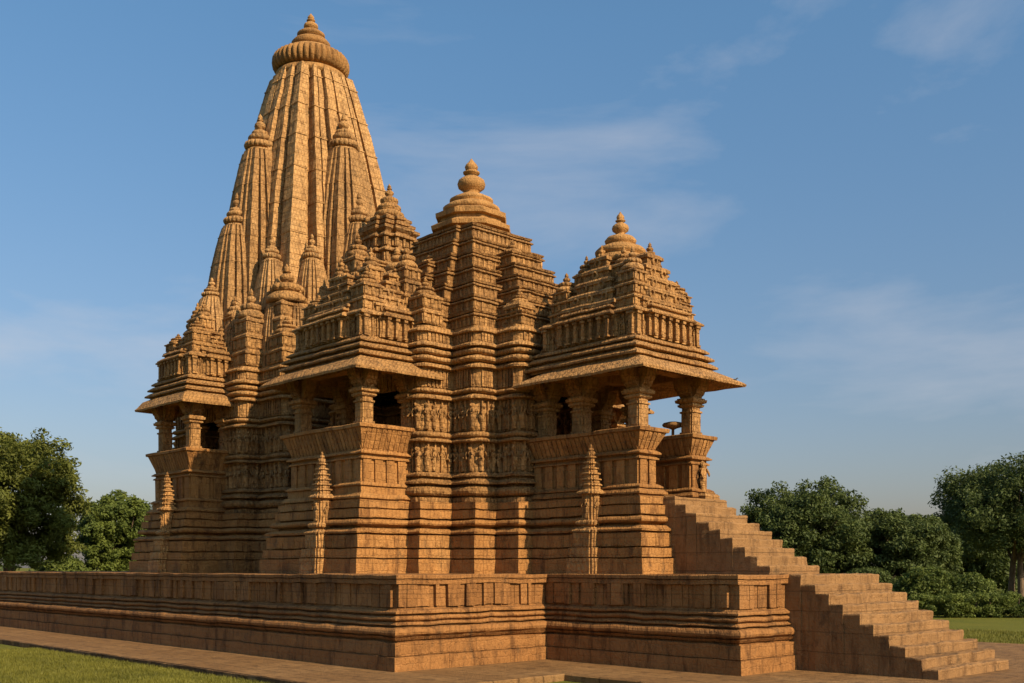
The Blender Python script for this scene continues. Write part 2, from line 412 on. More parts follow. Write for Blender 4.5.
# ================================================================== PLATFORM
H = 1.95
plat_poly = [(-44, 13.25), (-17.25, 13.25), (-17.25, 17.6), (-12.0, 17.6), (-12.0, 22.4), (-17.25, 22.4), (-17.25, 26.75), (-44, 26.75)]
platform = empty('temple_platform', (-28, 20, 0), 'long low sandstone platform with moulded sides carrying the whole temple', 'platform')
mb = MB()
stack(mb, plat_poly, PR(-.02, ('f', .31, .27), ('f', .02, .215), ('f', .27, .235), ('f', .04, .12), ('s', .06, .17, .23), ('r', .20, .11, .14), ('f', .03, .04), ('k', .07, .07, .08), ('f', .02, .04), ('r', .11, .03, .10), ('f', .03, -.01), ('k', .11, .0, .11), ('f', .025, .0)), step=.3, top=False)
mb.build('moulded_plinth', M_PLAT, platform, .016)
zb = -.02 + .31 + .02 + .27 + .04 + .06 + .20 + .03 + .07 + .02 + .11 + .03 + .11 + .025
mb = MB(); stack(mb, plat_poly, [(zb, -.015), (H - .19, -.015)], step=.3, top=False)
rp = random.Random(5)
P_, L_, D_, N_ = np.asarray(plat_poly, float), *miters(plat_poly)[1:]
for i in range(len(P_)):                                   # broad upright slabs of uneven width
    t = .0
    while t < L_[i] - .18:
        w = min(rp.choice((.11, .16, .22, .28, .36)), L_[i] - t); d = rp.choice((.0, .02, .045, .07)) if t > 0 else .05
        q0 = P_[i] + D_[i] * t; q1 = P_[i] + D_[i] * (t + w - .022)
        a, b_ = zb + rp.uniform(0, .03), H - .19 - rp.uniform(0, .02)
        V = []
        for zz in (a, b_):
            for (q, dd) in ((q0, -.05), (q1, -.05), (q1, d), (q0, d)):
                e = q + N_[i] * dd; V.append((e[0], e[1], zz))
        mb.add(V, [f[::-1] for f in BOXF]); t += w
mb.build('panel_frieze', M_PLAT, platform, .008)
mb = MB(); stack(mb, plat_poly, [(H - .19, -.05), (H - .19, .07), (H - .10, .075), (H - .095, .05), (H - .085, .05), (H - .08, .085), (H - .012, .09), (H, .075)], step=.3)
mb.build('cap_slab', M_PLAT, platform, .016)

# ---- lower staircase
stair = empty('stone_staircase', (-10.3, 20.9, 0), 'broad flight of ten worn stone steps rising from the paving to the platform', 'staircase')
NS, Y0, Y1, XF, TR = 10, 19.34, 22.65, -8.76, .320
for k in range(NS):
    zt = (H - .004) * (k + 1) / NS if k < NS - 1 else H + .006
    x1 = XF - TR * k; x0 = (x1 - TR) if k < NS - 1 else -12.15
    mb = MB(); y0 = Y0 + .006 * (k % 3); y1 = Y1 + .03 * math.sin(k * 2.1)
    stack(mb, rect(x0, x1, y0, y1), [(-.01, 0), (zt - .19, 0), (zt - .10, 0), (zt - .03, .004), (zt - .008, -.004), (zt, -.022), (zt - .004, -.12)], step=.13)
    mb.build('step', M_STEP, stair, .024)

# ================================================================== TEMPLE
temple = empty('stone_temple', (-24, 20, H), 'ornate golden sandstone temple with a tall curved tower, pillared balconies and stepped roofs', 'temple')
half = [(-15.45, 18.75), (-18.9, 18.75), (-18.9, 18.3), (-19.7, 18.3), (-19.7, 17.6), (-20.6, 17.6), (-20.6, 16.6), (-21.05, 16.6), (-21.05, 15.1), (-24.15, 15.1),
        (-24.15, 16.6), (-24.6, 16.6), (-24.6, 17.6), (-25.5, 17.6), (-25.5, 18.4), (-27.3, 18.4), (-27.3, 16.75), (-28.6, 16.75), (-28.6, 16.1), (-29.5, 16.1), (-29.5, 14.9), (-31.72, 14.9),
        (-31.72, 16.1), (-33.0, 16.1), (-33.0, 16.75), (-34.3, 16.75), (-34.3, 18.4), (-35.0, 18.4)]
def mirror(h): return [(x, 2 * AX - y) for (x, y) in h[::-1]]
def ccw(h):                       # half plan runs from +X to -X on the near side; close it over the far side
    p = h + mirror(h); a = sum(p[i][0] * p[(i + 1) % len(p)][1] - p[(i + 1) % len(p)][0] * p[i][1] for i in range(len(p)))
    return p if a > 0 else p[::-1]
base_poly = ccw(half)
mb = MB()
stack(mb, base_poly, PR(H - .01, ('f', .36, .62), ('f', .035, .46), ('f', .205, .57), ('f', .04, .40), ('f', .29, .50), ('s', .04, .50, .40), ('k', .14, .36, .17), ('f', .055, .24), ('r', .17, .29, .15), ('f', .04, .20), ('f', .20, .34), ('f', .04, .18), ('f', .165, .28)), step=.25)
ribs(mb, base_poly, 2.60, 2.86, .50, .50, .62, .30, .014)
mb.build('moulded_base', M_BASE, temple, .013)
ZB = H - .01 + .36 + .035 + .205 + .04 + .29 + .04 + .14 + .055 + .17 + .04 + .20 + .04 + .165     # 3.705

# ---- walls of hall and sanctum, with deep door recesses behind the balconies and the porch
hall_half = [(-18.9, 19.1), (-18.9, 18.3), (-19.7, 18.3), (-19.7, 17.6), (-20.6, 17.6), (-20.6, 16.6), (-21.25, 16.6), (-21.25, 18.0), (-23.95, 18.0), (-23.95, 16.6), (-24.6, 16.6), (-24.6, 17.6), (-25.5, 17.6), (-25.5, 18.4)]
sanc_half = [(-25.5, 18.4), (-27.3, 18.4), (-27.3, 16.75), (-28.6, 16.75), (-28.6, 16.1), (-29.85, 16.1), (-29.85, 17.3), (-31.75, 17.3), (-31.75, 16.1), (-33.0, 16.1), (-33.0, 16.75), (-34.3, 16.75), (-34.3, 18.4), (-35.0, 18.4)]
wall_half = [(-20.6, 19.1)] + hall_half + sanc_half[1:]
wall_poly = ccw(wall_half); rwall = rounded(wall_poly, .22, 4)
mb = MB()
stack(mb, rwall, PR(ZB, ('f', .12, .19), ('f', .04, .08), ('r', .24, .12, .15), ('f', .05, .03), ('k', .14, .08, .16), ('f', .05, .04), ('k', .12, .05, .12)), step=.25, top=False)
z = ZB + .76
stack(mb, rwall, [(z, .02), (z, .0), (z + .76, .0), (z + .76, .04)] + PR(z + .76, ('k', .11, .04, .13), ('r', .16, .01, .14), ('f', .03, -.02)), step=.25, top=False)
z2 = z + 1.06
stack(mb, rwall, [(z2, .0), (z2 + .77, .0)] + PR(z2 + .77, ('k', .12, .03, .13), ('f', .04, -.02), ('r', .13, .01, .12), ('f', .03, -.02)), step=.25)
for zz, hh in ((z, .76), (z2, .77)):
    figures(mb, wall_poly, zz + .03, hh - .06, .0, .24, depth=2.0)
    ribs(mb, wall_poly, zz, zz + hh, .0, .0, .30, .045, .06, inset=.14)
walls = mb.build('carved_wall', M_STONE, temple, .014)
ZW = z2 + .77 + .12 + .04 + .13 + .03            # about 6.6

# ---- upper wall bands above the eave line (no recesses now)
hall_up = ccw([(-18.9, 18.3), (-19.7, 18.3), (-19.7, 17.6), (-20.6, 17.6), (-20.6, 16.6), (-24.6, 16.6), (-24.6, 17.6), (-25.5, 17.6), (-25.5, 18.3)])
sanc_up = ccw([(-25.4, 18.5), (-27.3, 18.5), (-27.3, 16.75), (-28.6, 16.75), (-28.6, 16.1), (-33.0, 16.1), (-33.0, 16.75), (-34.3, 16.75), (-34.3, 18.4), (-35.0, 18.4)])
mb = MB()
for poly, dz in ((hall_up, 0), (sanc_up, .013)):
    zz = ZW + dz
    stack(mb, rounded(poly, .20, 4), PR(zz, ('f', .46, .0), ('k', .13, .0, .15), ('f', .03, -.02), ('r', .16, .01, .15), ('f', .03, -.02), ('r', .15, .01, .12), ('f', .03, -.02), ('k', .14, .0, .17), ('f', .24, .0), ('k', .12, .0, .10), ('f', .05, .0)), step=.25)
    ribs(mb, poly, zz + .02, zz + .46, 0, 0, .17, .07, .035, inset=.16)
    ribs(mb, poly, zz + 1.15, zz + 1.37, 0, 0, .2, .08, .03, inset=.16)
mb.build('cornice_band', M_STONE, temple, .014)
ZC = ZW + 1.54                                     # about 8.14

# ------------------------------------------------------------------ hall roof
HX = -22.6
hall_roof = None
def course(a, h, s, t, lip, f):
    """one storey: panel, drip ledge, dark gap, roll; f turns a number into the ring's scale"""
    return [(a, 0, f(s)), (a + .50 * h, 0, f(s)), (a + .52 * h, lip, f(s)), (a + .58 * h, lip * 1.05, f(s)), (a + .66 * h, .01, f(s)), (a + .71 * h, -.05, f(s)), (a + .72 * h, .02, f(s)),
            (a + .78 * h, lip * .62, f(s)), (a + .84 * h, lip * .7, f(s)), (a + .91 * h, lip * .5, f(t)), (a + .95 * h, -.01, f(t)), (a + h, -.03, f(t))]
def tiers(z0, z1, s0, s1, n, lip=.10):
    pr = []; h = (z1 - z0) / n
    for k in range(n): pr += course(z0 + h * k, h, s0 + (s1 - s0) * k / n, s0 + (s1 - s0) * (k + .8) / n, lip, lambda v: v)
    return pr
mb = MB()
core = ccw([(-19.72, 18.5), (-19.72, 17.55), (-20.75, 17.55), (-20.75, 17.2), (-24.45, 17.2), (-24.45, 17.55), (-25.48, 17.55), (-25.48, 18.5)])
pr = tiers(ZC, 11.45, .97, .36, 7, .06)
stack(mb, core, pr, step=.22, c=(HX, AX))
for k in range(7):                                 # shallow upright strips and small figures on the panels
    h = (11.45 - ZC) / 7; a = ZC + h * k; s = .97 + (.36 - .97) * k / 7
    pl = [(HX + (x - HX) * s, AX + (y - AX) * s) for x, y in core]
    ribs(mb, pl, a + .02, a + .48 * h, 0, 0, (.16, .22)[k % 2], .07, .018)
    if k % 2: figures(mb, pl, a + .02, .45 * h, -.015, .22)
roof = mb.build('hall_roof', M_STONE, temple, .014, origin=(HX, AX, ZC))
mb = MB()                                          # octagonal steps and discs below the finial
octa = [(HX + math.cos(R(22.5 + 45 * k)), AX + math.sin(R(22.5 + 45 * k))) for k in range(8)]
stack(mb, octa, [(11.40, 0, 1.02), (11.55, 0, 1.02), (11.57, 0, 1.18), (11.68, 0, 1.20), (11.78, 0, 1.0), (11.80, 0, .92), (11.90, 0, .92), (11.92, 0, 1.05), (12.05, 0, 1.07), (12.2, 0, .72)], step=.2, c=(HX, AX))
lathe(mb, HX, AX, [(12.12, .66), (12.18, .80), (12.28, .82), (12.36, .70), (12.40, .56), (12.42, .54), (12.46, .62), (12.54, .62), (12.62, .46), (12.70, .30)], 30)
mb.build('roof_disc', M_CAP, roof, .010)
mb = MB(); kalasha(mb, HX, AX, 12.62, 1.12, .40)
mb.build('pot_finial', M_CAP, roof, .006)
# projecting gabled storeys on each side of the hall roof
def side_block(dirx, diry, lo, hi, front, hw, z0, z1, n):
    mb = MB(); prf = []
    h = (z1 - z0) / n
    L = front
    cx, cy = (HX + dirx * L / 2, AX + diry * L / 2)
    a, b = (L / 2, hw) if dirx else (hw, L / 2)
    poly = crect(cx, cy, a, b)
    c = (HX + dirx * .6, AX + diry * .6)
    for k in range(n):
        zz = z0 + h * k; u = k / n; v = (k + .85) / n
        fs = lambda u: (1 - .58 * u); ws = lambda u: (1 - .80 * u ** .85)
        sc = lambda u: (fs(u), ws(u)) if dirx else (ws(u), fs(u))
        prf += course(zz, h, u, v, .06, sc)
        pl = [(c[0] + (x - c[0]) * sc(u)[0], c[1] + (y - c[1]) * sc(u)[1]) for x, y in poly]
        ribs(mb, pl, zz + .02, zz + .48 * h, 0, 0, (.30, .19)[k % 2], .08, .02)
    stack(mb, poly, prf, step=.22, c=c)
    e = prf[-1][2]
    fx, fy = c[0] + (cx + dirx * L / 2 - c[0]) * e[0] - dirx * .25, c[1] + (cy + diry * L / 2 - c[1]) * e[1] - diry * .25
    lathe(mb, fx, fy, disc_prof(z1 - .02, .16, .26, .16), lobes=14, amp=.08); kalasha(mb, fx, fy, z1 + .12, .3, .12)
    return mb.build('gabled_storey', M_STONE, roof, .013)
side_block(1, 0, 0, 0, 3.7, 1.6, ZC + .004, 10.62, 6)
side_block(-1, 0, 0, 0, 3.4, 1.5, ZC + .006, 10.6, 5)
side_block(0, -1, 0, 0, 3.2, 1.55, ZC + .008, 10.4, 5)
side_block(0, 1, 0, 0, 3.2, 1.55, ZC + .010, 10.4, 5)

# ---- small corner shrines (square shaft, stepped cap, pot) shared by every roof
def kuta_mesh(name, w, h, shafts=2):
    mb = MB(); z = 0; pl = crect(0, 0, w, w); n = shafts
    hs = h * .62 / n
    for k in range(n):
        s = 1 - .10 * k
        stack(mb, pl, [(z, 0, s), (z + hs * .1, .03, s), (z + hs * .14, 0, s), (z + hs * .66, 0, s), (z + hs * .70, .05, s), (z + hs * .82, .055, s), (z + hs * .93, .0, s), (z + hs, -.02, s)], step=.14)
        q = [(x * s, y * s) for x, y in pl]; ribs(mb, q, z + hs * .14, z + hs * .66, 0, 0, w * .8, w * .30, .03)
        z += hs
    lathe(mb, 0, 0, [(z - .01, w * .92), (z + h * .02, w * .98), (z + h * .05, w * .95), (z + h * .09, w * .70), (z + h * .10, w * .62)], 16)
    lathe(mb, 0, 0, disc_prof(z + h * .095, h * .08, w * .80, w * .5), lobes=12, amp=.1)
    kalasha(mb, 0, 0, z + h * .17, h * .21, w * .34)
    o = mb.build(name, M_STONE, None, .007)
    return o
_kc = {}
def kuta(x, y, z, w, h, parent, shafts=2, name='corner_turret'):
    key = (round(w, 2), round(h, 2), shafts)
    if key not in _kc:
        o = kuta_mesh(name, w, h, shafts); _kc[key] = o
    else:
        o = _kc[key].copy(); COL.objects.link(o)
    o.name = name; o.parent = parent; o.location = Vector((x, y, z)) - wloc(parent)
    return o
for (x, y, h) in ((-20.92, 16.95, 1.25), (-24.28, 16.95, 1.25), (-20.92, 23.05, 1.25), (-24.28, 23.05, 1.25)):
    kuta(x, y, ZC + .03, .30, h, roof, 2)
for (x, y, h) in ((-20.25, 17.95, .9), (-24.95, 17.95, .9), (-20.25, 22.05, .9), (-24.95, 22.05, .9)):
    pass
for (x, y) in ((-19.25, 18.65), (-19.25, 21.35), (-25.2, 18.6), (-25.2, 21.4)):
    kuta(x, y, ZC + .03, .24, .95, roof, 1)

# ------------------------------------------------------------------ sanctum tower
TX = -30.85
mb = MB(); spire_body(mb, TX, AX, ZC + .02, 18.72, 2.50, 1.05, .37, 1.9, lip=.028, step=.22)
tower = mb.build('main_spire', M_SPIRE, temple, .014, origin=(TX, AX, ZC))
mb = MB()
lathe(mb, TX, AX, [(18.6, 1.20), (18.80, 1.18), (18.86, 1.0), (19.05, .98)], 40)
lathe(mb, TX, AX, disc_prof(18.88, .60, 1.31, 1.02), lobes=40, amp=.10)
mb.build('ribbed_cushion', M_CAP, tower, .006)
mb = MB()
lathe(mb, TX, AX, [(19.42, 1.04), (19.50, 1.05), (19.56, .98), (19.60, .80), (19.64, .80), (19.70, .74), (19.74, .60), (19.76, .56)], 36)
lathe(mb, TX, AX, [(19.75, .52), (19.80, .64), (19.92, .66), (20.02, .58), (20.08, .42), (20.10, .38), (20.14, .38), (20.17, .47), (20.26, .47), (20.34, .36)], 30)
kalasha(mb, TX, AX, 20.30, .70, .25)
mb.build('pot_finial', M_CAP, tower, .005)

_sc = {}
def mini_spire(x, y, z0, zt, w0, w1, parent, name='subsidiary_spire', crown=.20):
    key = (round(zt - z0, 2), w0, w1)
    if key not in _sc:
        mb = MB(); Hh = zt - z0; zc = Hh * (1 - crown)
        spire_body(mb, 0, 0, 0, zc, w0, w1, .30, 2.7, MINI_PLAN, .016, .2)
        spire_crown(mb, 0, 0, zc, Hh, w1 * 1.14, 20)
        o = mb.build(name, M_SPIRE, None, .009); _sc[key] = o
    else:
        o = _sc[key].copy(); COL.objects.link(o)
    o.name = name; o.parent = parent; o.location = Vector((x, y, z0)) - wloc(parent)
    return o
for k in range(4):
    c, s = (1, 0, -1, 0)[k], (0, 1, 0, -1)[k]
    def T(a, b): return TX + a * c - b * s, AX + a * s + b * c
    x, y = T(1.95, 0); mini_spire(x, y, ZC + .03, 17.0, 1.08, .46, tower, crown=.15)
    x, y = T(2.80, 0); mini_spire(x, y, ZC + .03, 14.2, .86, .38, tower, crown=.19)
    x, y = T(3.68, 0); mini_spire(x, y, ZC + .03, 11.3, .64, .29, tower, crown=.22)
    for e in (-1, 1):
        x, y = T(3.32, e * .92); mini_spire(x, y, ZC + .03, 10.5, .44, .18, tower, crown=.22)
        x, y = T(2.45, e * 1.55); mini_spire(x, y, ZC + .03, 12.6, .56, .26, tower, crown=.2)
        x, y = T(2.75, e * 2.30); mini_spire(x, y, ZC + .03, 10.9, .42, .18, tower, crown=.2)
    x, y = T(2.48, 2.48); kuta(x, y, ZC + .03, .66, 3.25, tower, 4, 'corner_shaft')
for (x, y) in ((-27.75, 17.15), (-33.85, 17.15), (-27.75, 22.85), (-33.85, 22.85)): kuta(x, y, ZC + .03, .40, 1.5, tower, 2)
for (x, y) in ((-29.0, 16.66), (-32.55, 16.66), (-29.0, 23.34), (-32.55, 23.34)): kuta(x, y, ZC + .03, .42, 2.45, tower, 3, 'corner_shaft')
for (x, y) in ((-34.6, 19.0), (-34.6, 21.0)): kuta(x, y, ZC + .03, .30, 1.25, tower, 2)

# ---- vestibule roof between tower and hall, topped by its own stepped turret
VX = -26.45
mb = MB()
stack(mb, crect(VX, AX, 1.25, 1.75), tiers(ZC + .01, 11.3, 1.0, .66, 7, .09), step=.22, c=(VX, AX))
for k in range(7):
    h = (11.3 - ZC) / 7; s = 1 - .34 * k / 7; ribs(mb, crect(VX, AX, 1.25 * s, 1.75 * s), ZC + h * k + .02, ZC + h * k + .5 * h, 0, 0, .25, .09, .035)
vest = mb.build('vestibule_roof', M_STONE, temple, .013, origin=(VX, AX, ZC))
mb = MB()
vp = quad_sym([(.74, -.30), (.74, .30), (.62, .30), (.62, .62), (.30, .62)])
vp = [(VX + x, AX + y) for x, y in vp]
stack(mb, vp, PR(11.28, ('f', .12, .05), ('f', .30, -.02), ('k', .14, .0, .10), ('f', .05, -.03), ('f', .26, -.03), ('k', .14, -.02, .10), ('f', .05, -.04)) + [(12.36, -.02), (12.42, .06), (12.50, .06), (12.58, -.10), (12.60, -.04), (12.68, -.04), (12.76, -.18), (12.78, -.12), (12.86, -.12), (12.96, -.28)], step=.18)
ribs(mb, vp, 11.42, 11.68, 0, 0, .22, .09, .05); ribs(mb, vp, 11.9, 12.14, -.02, -.02, .22, .09, .05)
lathe(mb, VX, AX, [(12.93, .44), (13.0, .48), (13.08, .46), (13.14, .36), (13.16, .30), (13.22, .37), (13.30, .36), (13.38, .26), (13.40, .22), (13.46, .28), (13.53, .27), (13.60, .16)], 24)
kalasha(mb, VX, AX, 13.58, .45, .14)
mb.build('stepped_turret', M_STONE, vest, .010)
kuta(VX + .1, AX - 1.25, 10.3, .34, 1.9, vest, 2, 'niche_shrine'); kuta(VX + .1, AX + 1.25, 10.3, .34, 1.9, vest, 2, 'niche_shrine')
kuta(VX + .55, AX - 1.55, 9.0, .30, 1.5, vest, 2, 'niche_shrine'); kuta(VX + .55, AX + 1.55, 9.0, .30, 1.5, vest, 2, 'niche_shrine')

# ------------------------------------------------------------------ balconies and porch
def column_mesh(h, w=.20, bracket=.62):
    mb = MB(); pl = quad_sym([(w, -w * .62), (w, w * .62), (w * .92, w * .62), (w * .92, w * .92), (w * .62, w * .92)])
    zb = h - bracket
    stack(mb, pl, PR(0, ('f', .06, .05), ('f', .05, .03), ('f', zb * .72 - .11, 0), ('f', .04, .03), ('f', zb * .22 - .04, -.01), ('f', zb * .06, 0)), step=.2)
    # capital: round cushion, square abacus, then a cross of stepped brackets
    stack(mb, crect(0, 0, w, w), [(zb - .09, .01), (zb - .06, .05), (zb - .02, .05), (zb - .01, .02), (zb, .02), (zb + .03, .09), (zb + .10, .10), (zb + .11, .06), (zb + .14, .06)], step=.2, bot=True)
    for (a, b) in ((1, 0), (0, 1)):
        r0 = w * .92
        def br(z, e): return (z, 0, (1 + e, 1)) if a else (z, 0, (1, 1 + e))
        stack(mb, crect(0, 0, r0, r0 * .98 if a else r0), [br(zb + .14 + .002 * a, .15), br(zb + .21, .45), br(zb + .225, .70), br(zb + .32, .90), br(zb + .335, 1.10), br(zb + .44, 1.40), br(bracket + zb - .02 + .004 * a, 1.6)], step=.3)
    return mb
_cc = {}
def column(x, y, z0, z1, parent, w=.20):
    key = (round(z1 - z0, 3), w)
    if key not in _cc: o = column_mesh(z1 - z0, w).build('column', M_STONE, None, .006); _cc[key] = o
    else: o = _cc[key].copy(); COL.objects.link(o)
    o.name = 'column'; o.parent = parent; o.location = Vector((x, y, z0)) - wloc(parent)
    return o
def seat_parapet(poly, z_wall, z_lean, z_top, parent, edges=None, lean=.20, name='seat_back_parapet'):
    """panelled dado with a ledge and a seat back leaning outwards"""
    mb = MB()
    zp = z_wall + .46
    stack(mb, poly, PR(ZB - .002, ('f', .05, .16), ('k', .13, .13, .09), ('f', max(.02, z_wall - ZB - .28), .10), ('k', .10, .05, .10)) + [(z_wall, .0), (z_lean - .22, .0)] + PR(z_lean - .22, ('k', .09, .0, .08), ('f', .03, .02), ('k', .10, .02, .10)) +
          [(z_lean, .0), (z_top - .10, lean), (z_top - .09, lean + .05), (z_top - .02, lean + .06), (z_top, lean + .03)], step=.22)
    ribs(mb, poly, z_wall, z_lean - .22, .0, .0, .40, .24, .05, edges)
    ribs(mb, poly, z_wall + .02, z_lean - .24, .0, .0, .40, .03, .03, edges, inset=.20)
    ribs(mb, poly, z_lean, z_top - .11, .0, lean - .01, .15, .115, .024, edges)
    return mb.build(name, M_BASE, parent, .010)
def eave_roof(poly, zt, off, parent):
    mb = MB()
    stack(mb, poly, [(zt + .42, -.22), (zt + .0, off), (zt + .055, off + .015), (zt + .10, off - .03), (zt + .30, .30), (zt + .40, .12), (zt + .40, -.25)], step=.2, top=True, bot=True)
    return mb.build('eave', M_STONE, parent, .013)
def pediment(mb, px, py, tx, ty, nx, ny, z, w, h, d):
    """stepped, tapering gable of niches: stacks of arches set back as they rise"""
    rows = 5
    for k in range(rows):
        ww = w * (1 - k / rows * .86) / 2; z0 = z + h * k / rows; z1 = z + h * (k + 1) / rows; dd = d * (1 - .13 * k)
        P = [(-ww, 0), (ww, 0), (ww, dd), (-ww, dd)]
        pl = [(px + tx * a + nx * b, py + ty * a + ny * b) for a, b in P]
        ar = sum(pl[i][0] * pl[(i + 1) % 4][1] - pl[(i + 1) % 4][0] * pl[i][1] for i in range(4))
        if ar < 0: pl = pl[::-1]
        hh = z1 - z0
        stack(mb, pl, [(z0, 0), (z0 + .5 * hh, 0), (z0 + .55 * hh, .045), (z0 + .78 * hh, .045), (z0 + .98 * hh, -.03)], step=.15)
        figures(mb, pl, z0, hh * .95, -.02, .2, depth=1.8)
        nn = max(1, int(ww * 2 / .40))
        for j in range(nn):                              # horseshoe gavaksha bosses
            t = -ww + (j + .5) * 2 * ww / nn; r = min(.105, ww / nn * .8)
            cxx, cyy = px + tx * t + nx * (dd - .02), py + ty * t + ny * (dd - .02)
            V, F = [], []
            for q in range(10):
                an = 2 * math.pi * q / 10
                for (rr, ex) in ((r, .0), (r, .06), (r * .55, .075), (r * .42, .02)):
                    V.append((cxx + tx * rr * math.cos(an) + nx * ex, cyy + ty * rr * math.cos(an) + ny * ex, z0 + .36 * hh + rr * math.sin(an) * 1.1))
            for q in range(10):
                for e in range(3): F.append([q * 4 + e, ((q + 1) % 10) * 4 + e, ((q + 1) % 10) * 4 + e + 1, q * 4 + e + 1])
            F.append([q * 4 + 3 for q in range(10)])
            mb.add(V, F)
    lathe(mb, px + nx * d * .3, py + ny * d * .3, disc_prof(z + h - .04, .10, .13, .08), lobes=10, amp=.1)
    kalasha(mb, px + nx * d * .3, py + ny * d * .3, z + h + .04, .26, .085)

def balcony_roof(x0, x1, y0, y1, sx_front, z, apex, parent, bell, front='y-'):
    """mouldings, colonnade band, stepped core, gables and corner turrets"""
    cx, cy = (x0 + x1) / 2, (y0 + y1) / 2
    poly = rect(x0, x1, y0, y1)
    mb = MB()
    stack(mb, poly, PR(z, ('f', .04, .04), ('k', .15, .0, .16), ('f', .04, -.04), ('k', .15, -.06, .16), ('f', .03, -.10), ('k', .12, -.10, .11), ('f', .05, -.14)), step=.2)
    zz = z + .58
    inn = [(cx + (x - cx) * 1, y) for x, y in poly]
    P1 = rect(x0 + .22, x1 - .22, y0 + .22, y1 - .22)
    stack(mb, P1, [(zz - .02, 0), (zz + .52, 0)] + PR(zz + .52, ('k', .13, .0, .13), ('f', .04, -.02)), step=.2)
    ribs(mb, P1, zz, zz + .52, 0, 0, .46, .11, .09, cap=.06)
    ribs(mb, P1, zz, zz + .50, 0, 0, .155, .04, .04, inset=.12)
    figures(mb, P1, zz + .02, .46, -.01, .23, depth=1.6)
    for (bx, by, ba, bb) in ((cx, y0 + .42, (x1 - x0) * .24, .32), (cx, y1 - .42, (x1 - x0) * .24, .32), (x0 + .42, cy, .32, (y1 - y0) * .25), (x1 - .42, cy, .32, (y1 - y0) * .25)):
        q = crect(bx, by, ba, bb)
        stack(mb, q, [(zz - .01, 0), (zz + .50, 0)] + PR(zz + .50, ('k', .13, .02, .13), ('f', .06, -.02), ('k', .10, -.04, .08)), step=.2)
        ribs(mb, q, zz + .01, zz + .50, 0, 0, .24, .08, .09, cap=.06)
    z1 = zz + .69
    n = max(4, int((apex - z1) / .40))
    c = bell
    W0 = (x1 - x0) / 2 - .52; D0 = (y1 - y0) / 2 - .52
    pl = crect(cx, cy, W0, D0)
    s1x = .50 / W0; s1y = .50 / D0
    prf = []
    h = (apex - z1) / n
    for k in range(n):
        u = k / n; v = (k + .8) / n; S_ = lambda t: (1 + (s1x - 1) * t, 1 + (s1y - 1) * t)
        a = z1 - .02 + h * k
        prf += course(a, h, u, v, .085, S_)
        q = [(c[0] + (x - c[0]) * S_(u)[0], c[1] + (y - c[1]) * S_(u)[1]) for x, y in pl]
        ribs(mb, q, a + .01, a + .46 * h, 0, 0, .19, .08, .03)
    stack(mb, pl, prf, step=.18, c=c)
    for (px, py, tx, ty, nx, ny, w) in ((cx, y0 + .95, 1, 0, 0, -1, (x1 - x0) * .50), (x1 - .95, cy, 0, 1, 1, 0, (y1 - y0) * .62), (x0 + .95, cy, 0, 1, -1, 0, (y1 - y0) * .62), (cx, y1 - .95, 1, 0, 0, 1, (x1 - x0) * .50)):
        pediment(mb, px, py, tx, ty, nx, ny, z1 - .02, w, min(1.6, apex - z1 + .1), .74)
    return mb.build('stepped_roof', M_STONE, parent, .011), z1
def ghanta(mb, cx, cy, z, r, zt):
    lathe(mb, cx, cy, [(z - .08, r * .86), (z, r * .92), (z + .02, r * 1.02), (z + .10, r * 1.06), (z + .17, r * 1.0), (z + .22, r * .86), (z + .25, r * .84), (z + .27, r * .93), (z + .35, r * .96), (z + .43, r * .84), (z + .50, r * .58), (z + .53, r * .50), (z + .55, r * .56), (z + .63, r * .60), (z + .71, r * .50), (z + .76, r * .30)], 30)
    kalasha(mb, cx, cy, z + .73, zt - z - .73, r * .32)

# --- entrance porch
porch = empty('entrance_porch', (-17.1, AX, H), '', ''); porch.parent = temple; porch.location = Vector((-17.1, AX, H)) - Vector(temple.location)
del porch['label']; del porch['category']
EZ = 6.50
left_p = rect(-18.75, -15.45, 18.75, 19.32); right_p = rect(-18.75, -15.45, 20.72, 21.3)
seat_parapet(left_p, 3.98, 4.80, 5.30, porch, edges=(0, 1)); seat_parapet(right_p, 3.98, 4.80, 5.30, porch, edges=(0, 1, 2), lean=.16)
mb = MB(); stack(mb, rect(-18.8, -15.3, 19.2, 20.8), [(ZB - .2, 0), (ZB + .03, 0), (ZB + .04, -.02)]); mb.build('porch_floor', M_STEP, porch, .006)
for y in (19.02, 21.03):
    for x in (-15.68, -17.45, -18.62): column(x, y, 5.285, 6.70, porch, .18)
def lintel(parent, *a):
    mb = MB(); box(mb, *a); return mb.build('lintel', M_BASE, parent, .006)
for y in (18.86, 20.87): lintel(porch, -18.9, -15.45, y, y + .32, 6.68, 6.90)
for x in (-15.80, -17.6): lintel(porch, x, x + .30, 19.17, 20.88, 6.685, 6.895)
pp = rect(-18.15, -15.40, 18.70, 21.25)
eave_roof(pp, EZ, .68, porch)
mb = MB()
rf, z1 = balcony_roof(-18.72, -15.42, 18.62, 21.42, 0, EZ + .39, 9.55, porch, (-17.05, AX))
mb = MB(); ghanta(mb, -17.05, AX, 9.52, .66, 10.88); mb.build('bell_crown', M_CAP, porch, .006)
for (x, y, h) in ((-15.98, 19.18, 1.5), (-18.1, 19.18, 1.3), (-15.98, 20.85, 1.0), (-18.1, 20.85, 1.0)):
    kuta(x, y, z1 - .03, .28, h, porch, 3)
for (x, y) in ((-16.45, 19.42), (-17.65, 19.42), (-16.45, 20.6), (-17.65, 20.6)):
    kuta(x, y, z1 + .45, .22, 1.2, porch, 2)
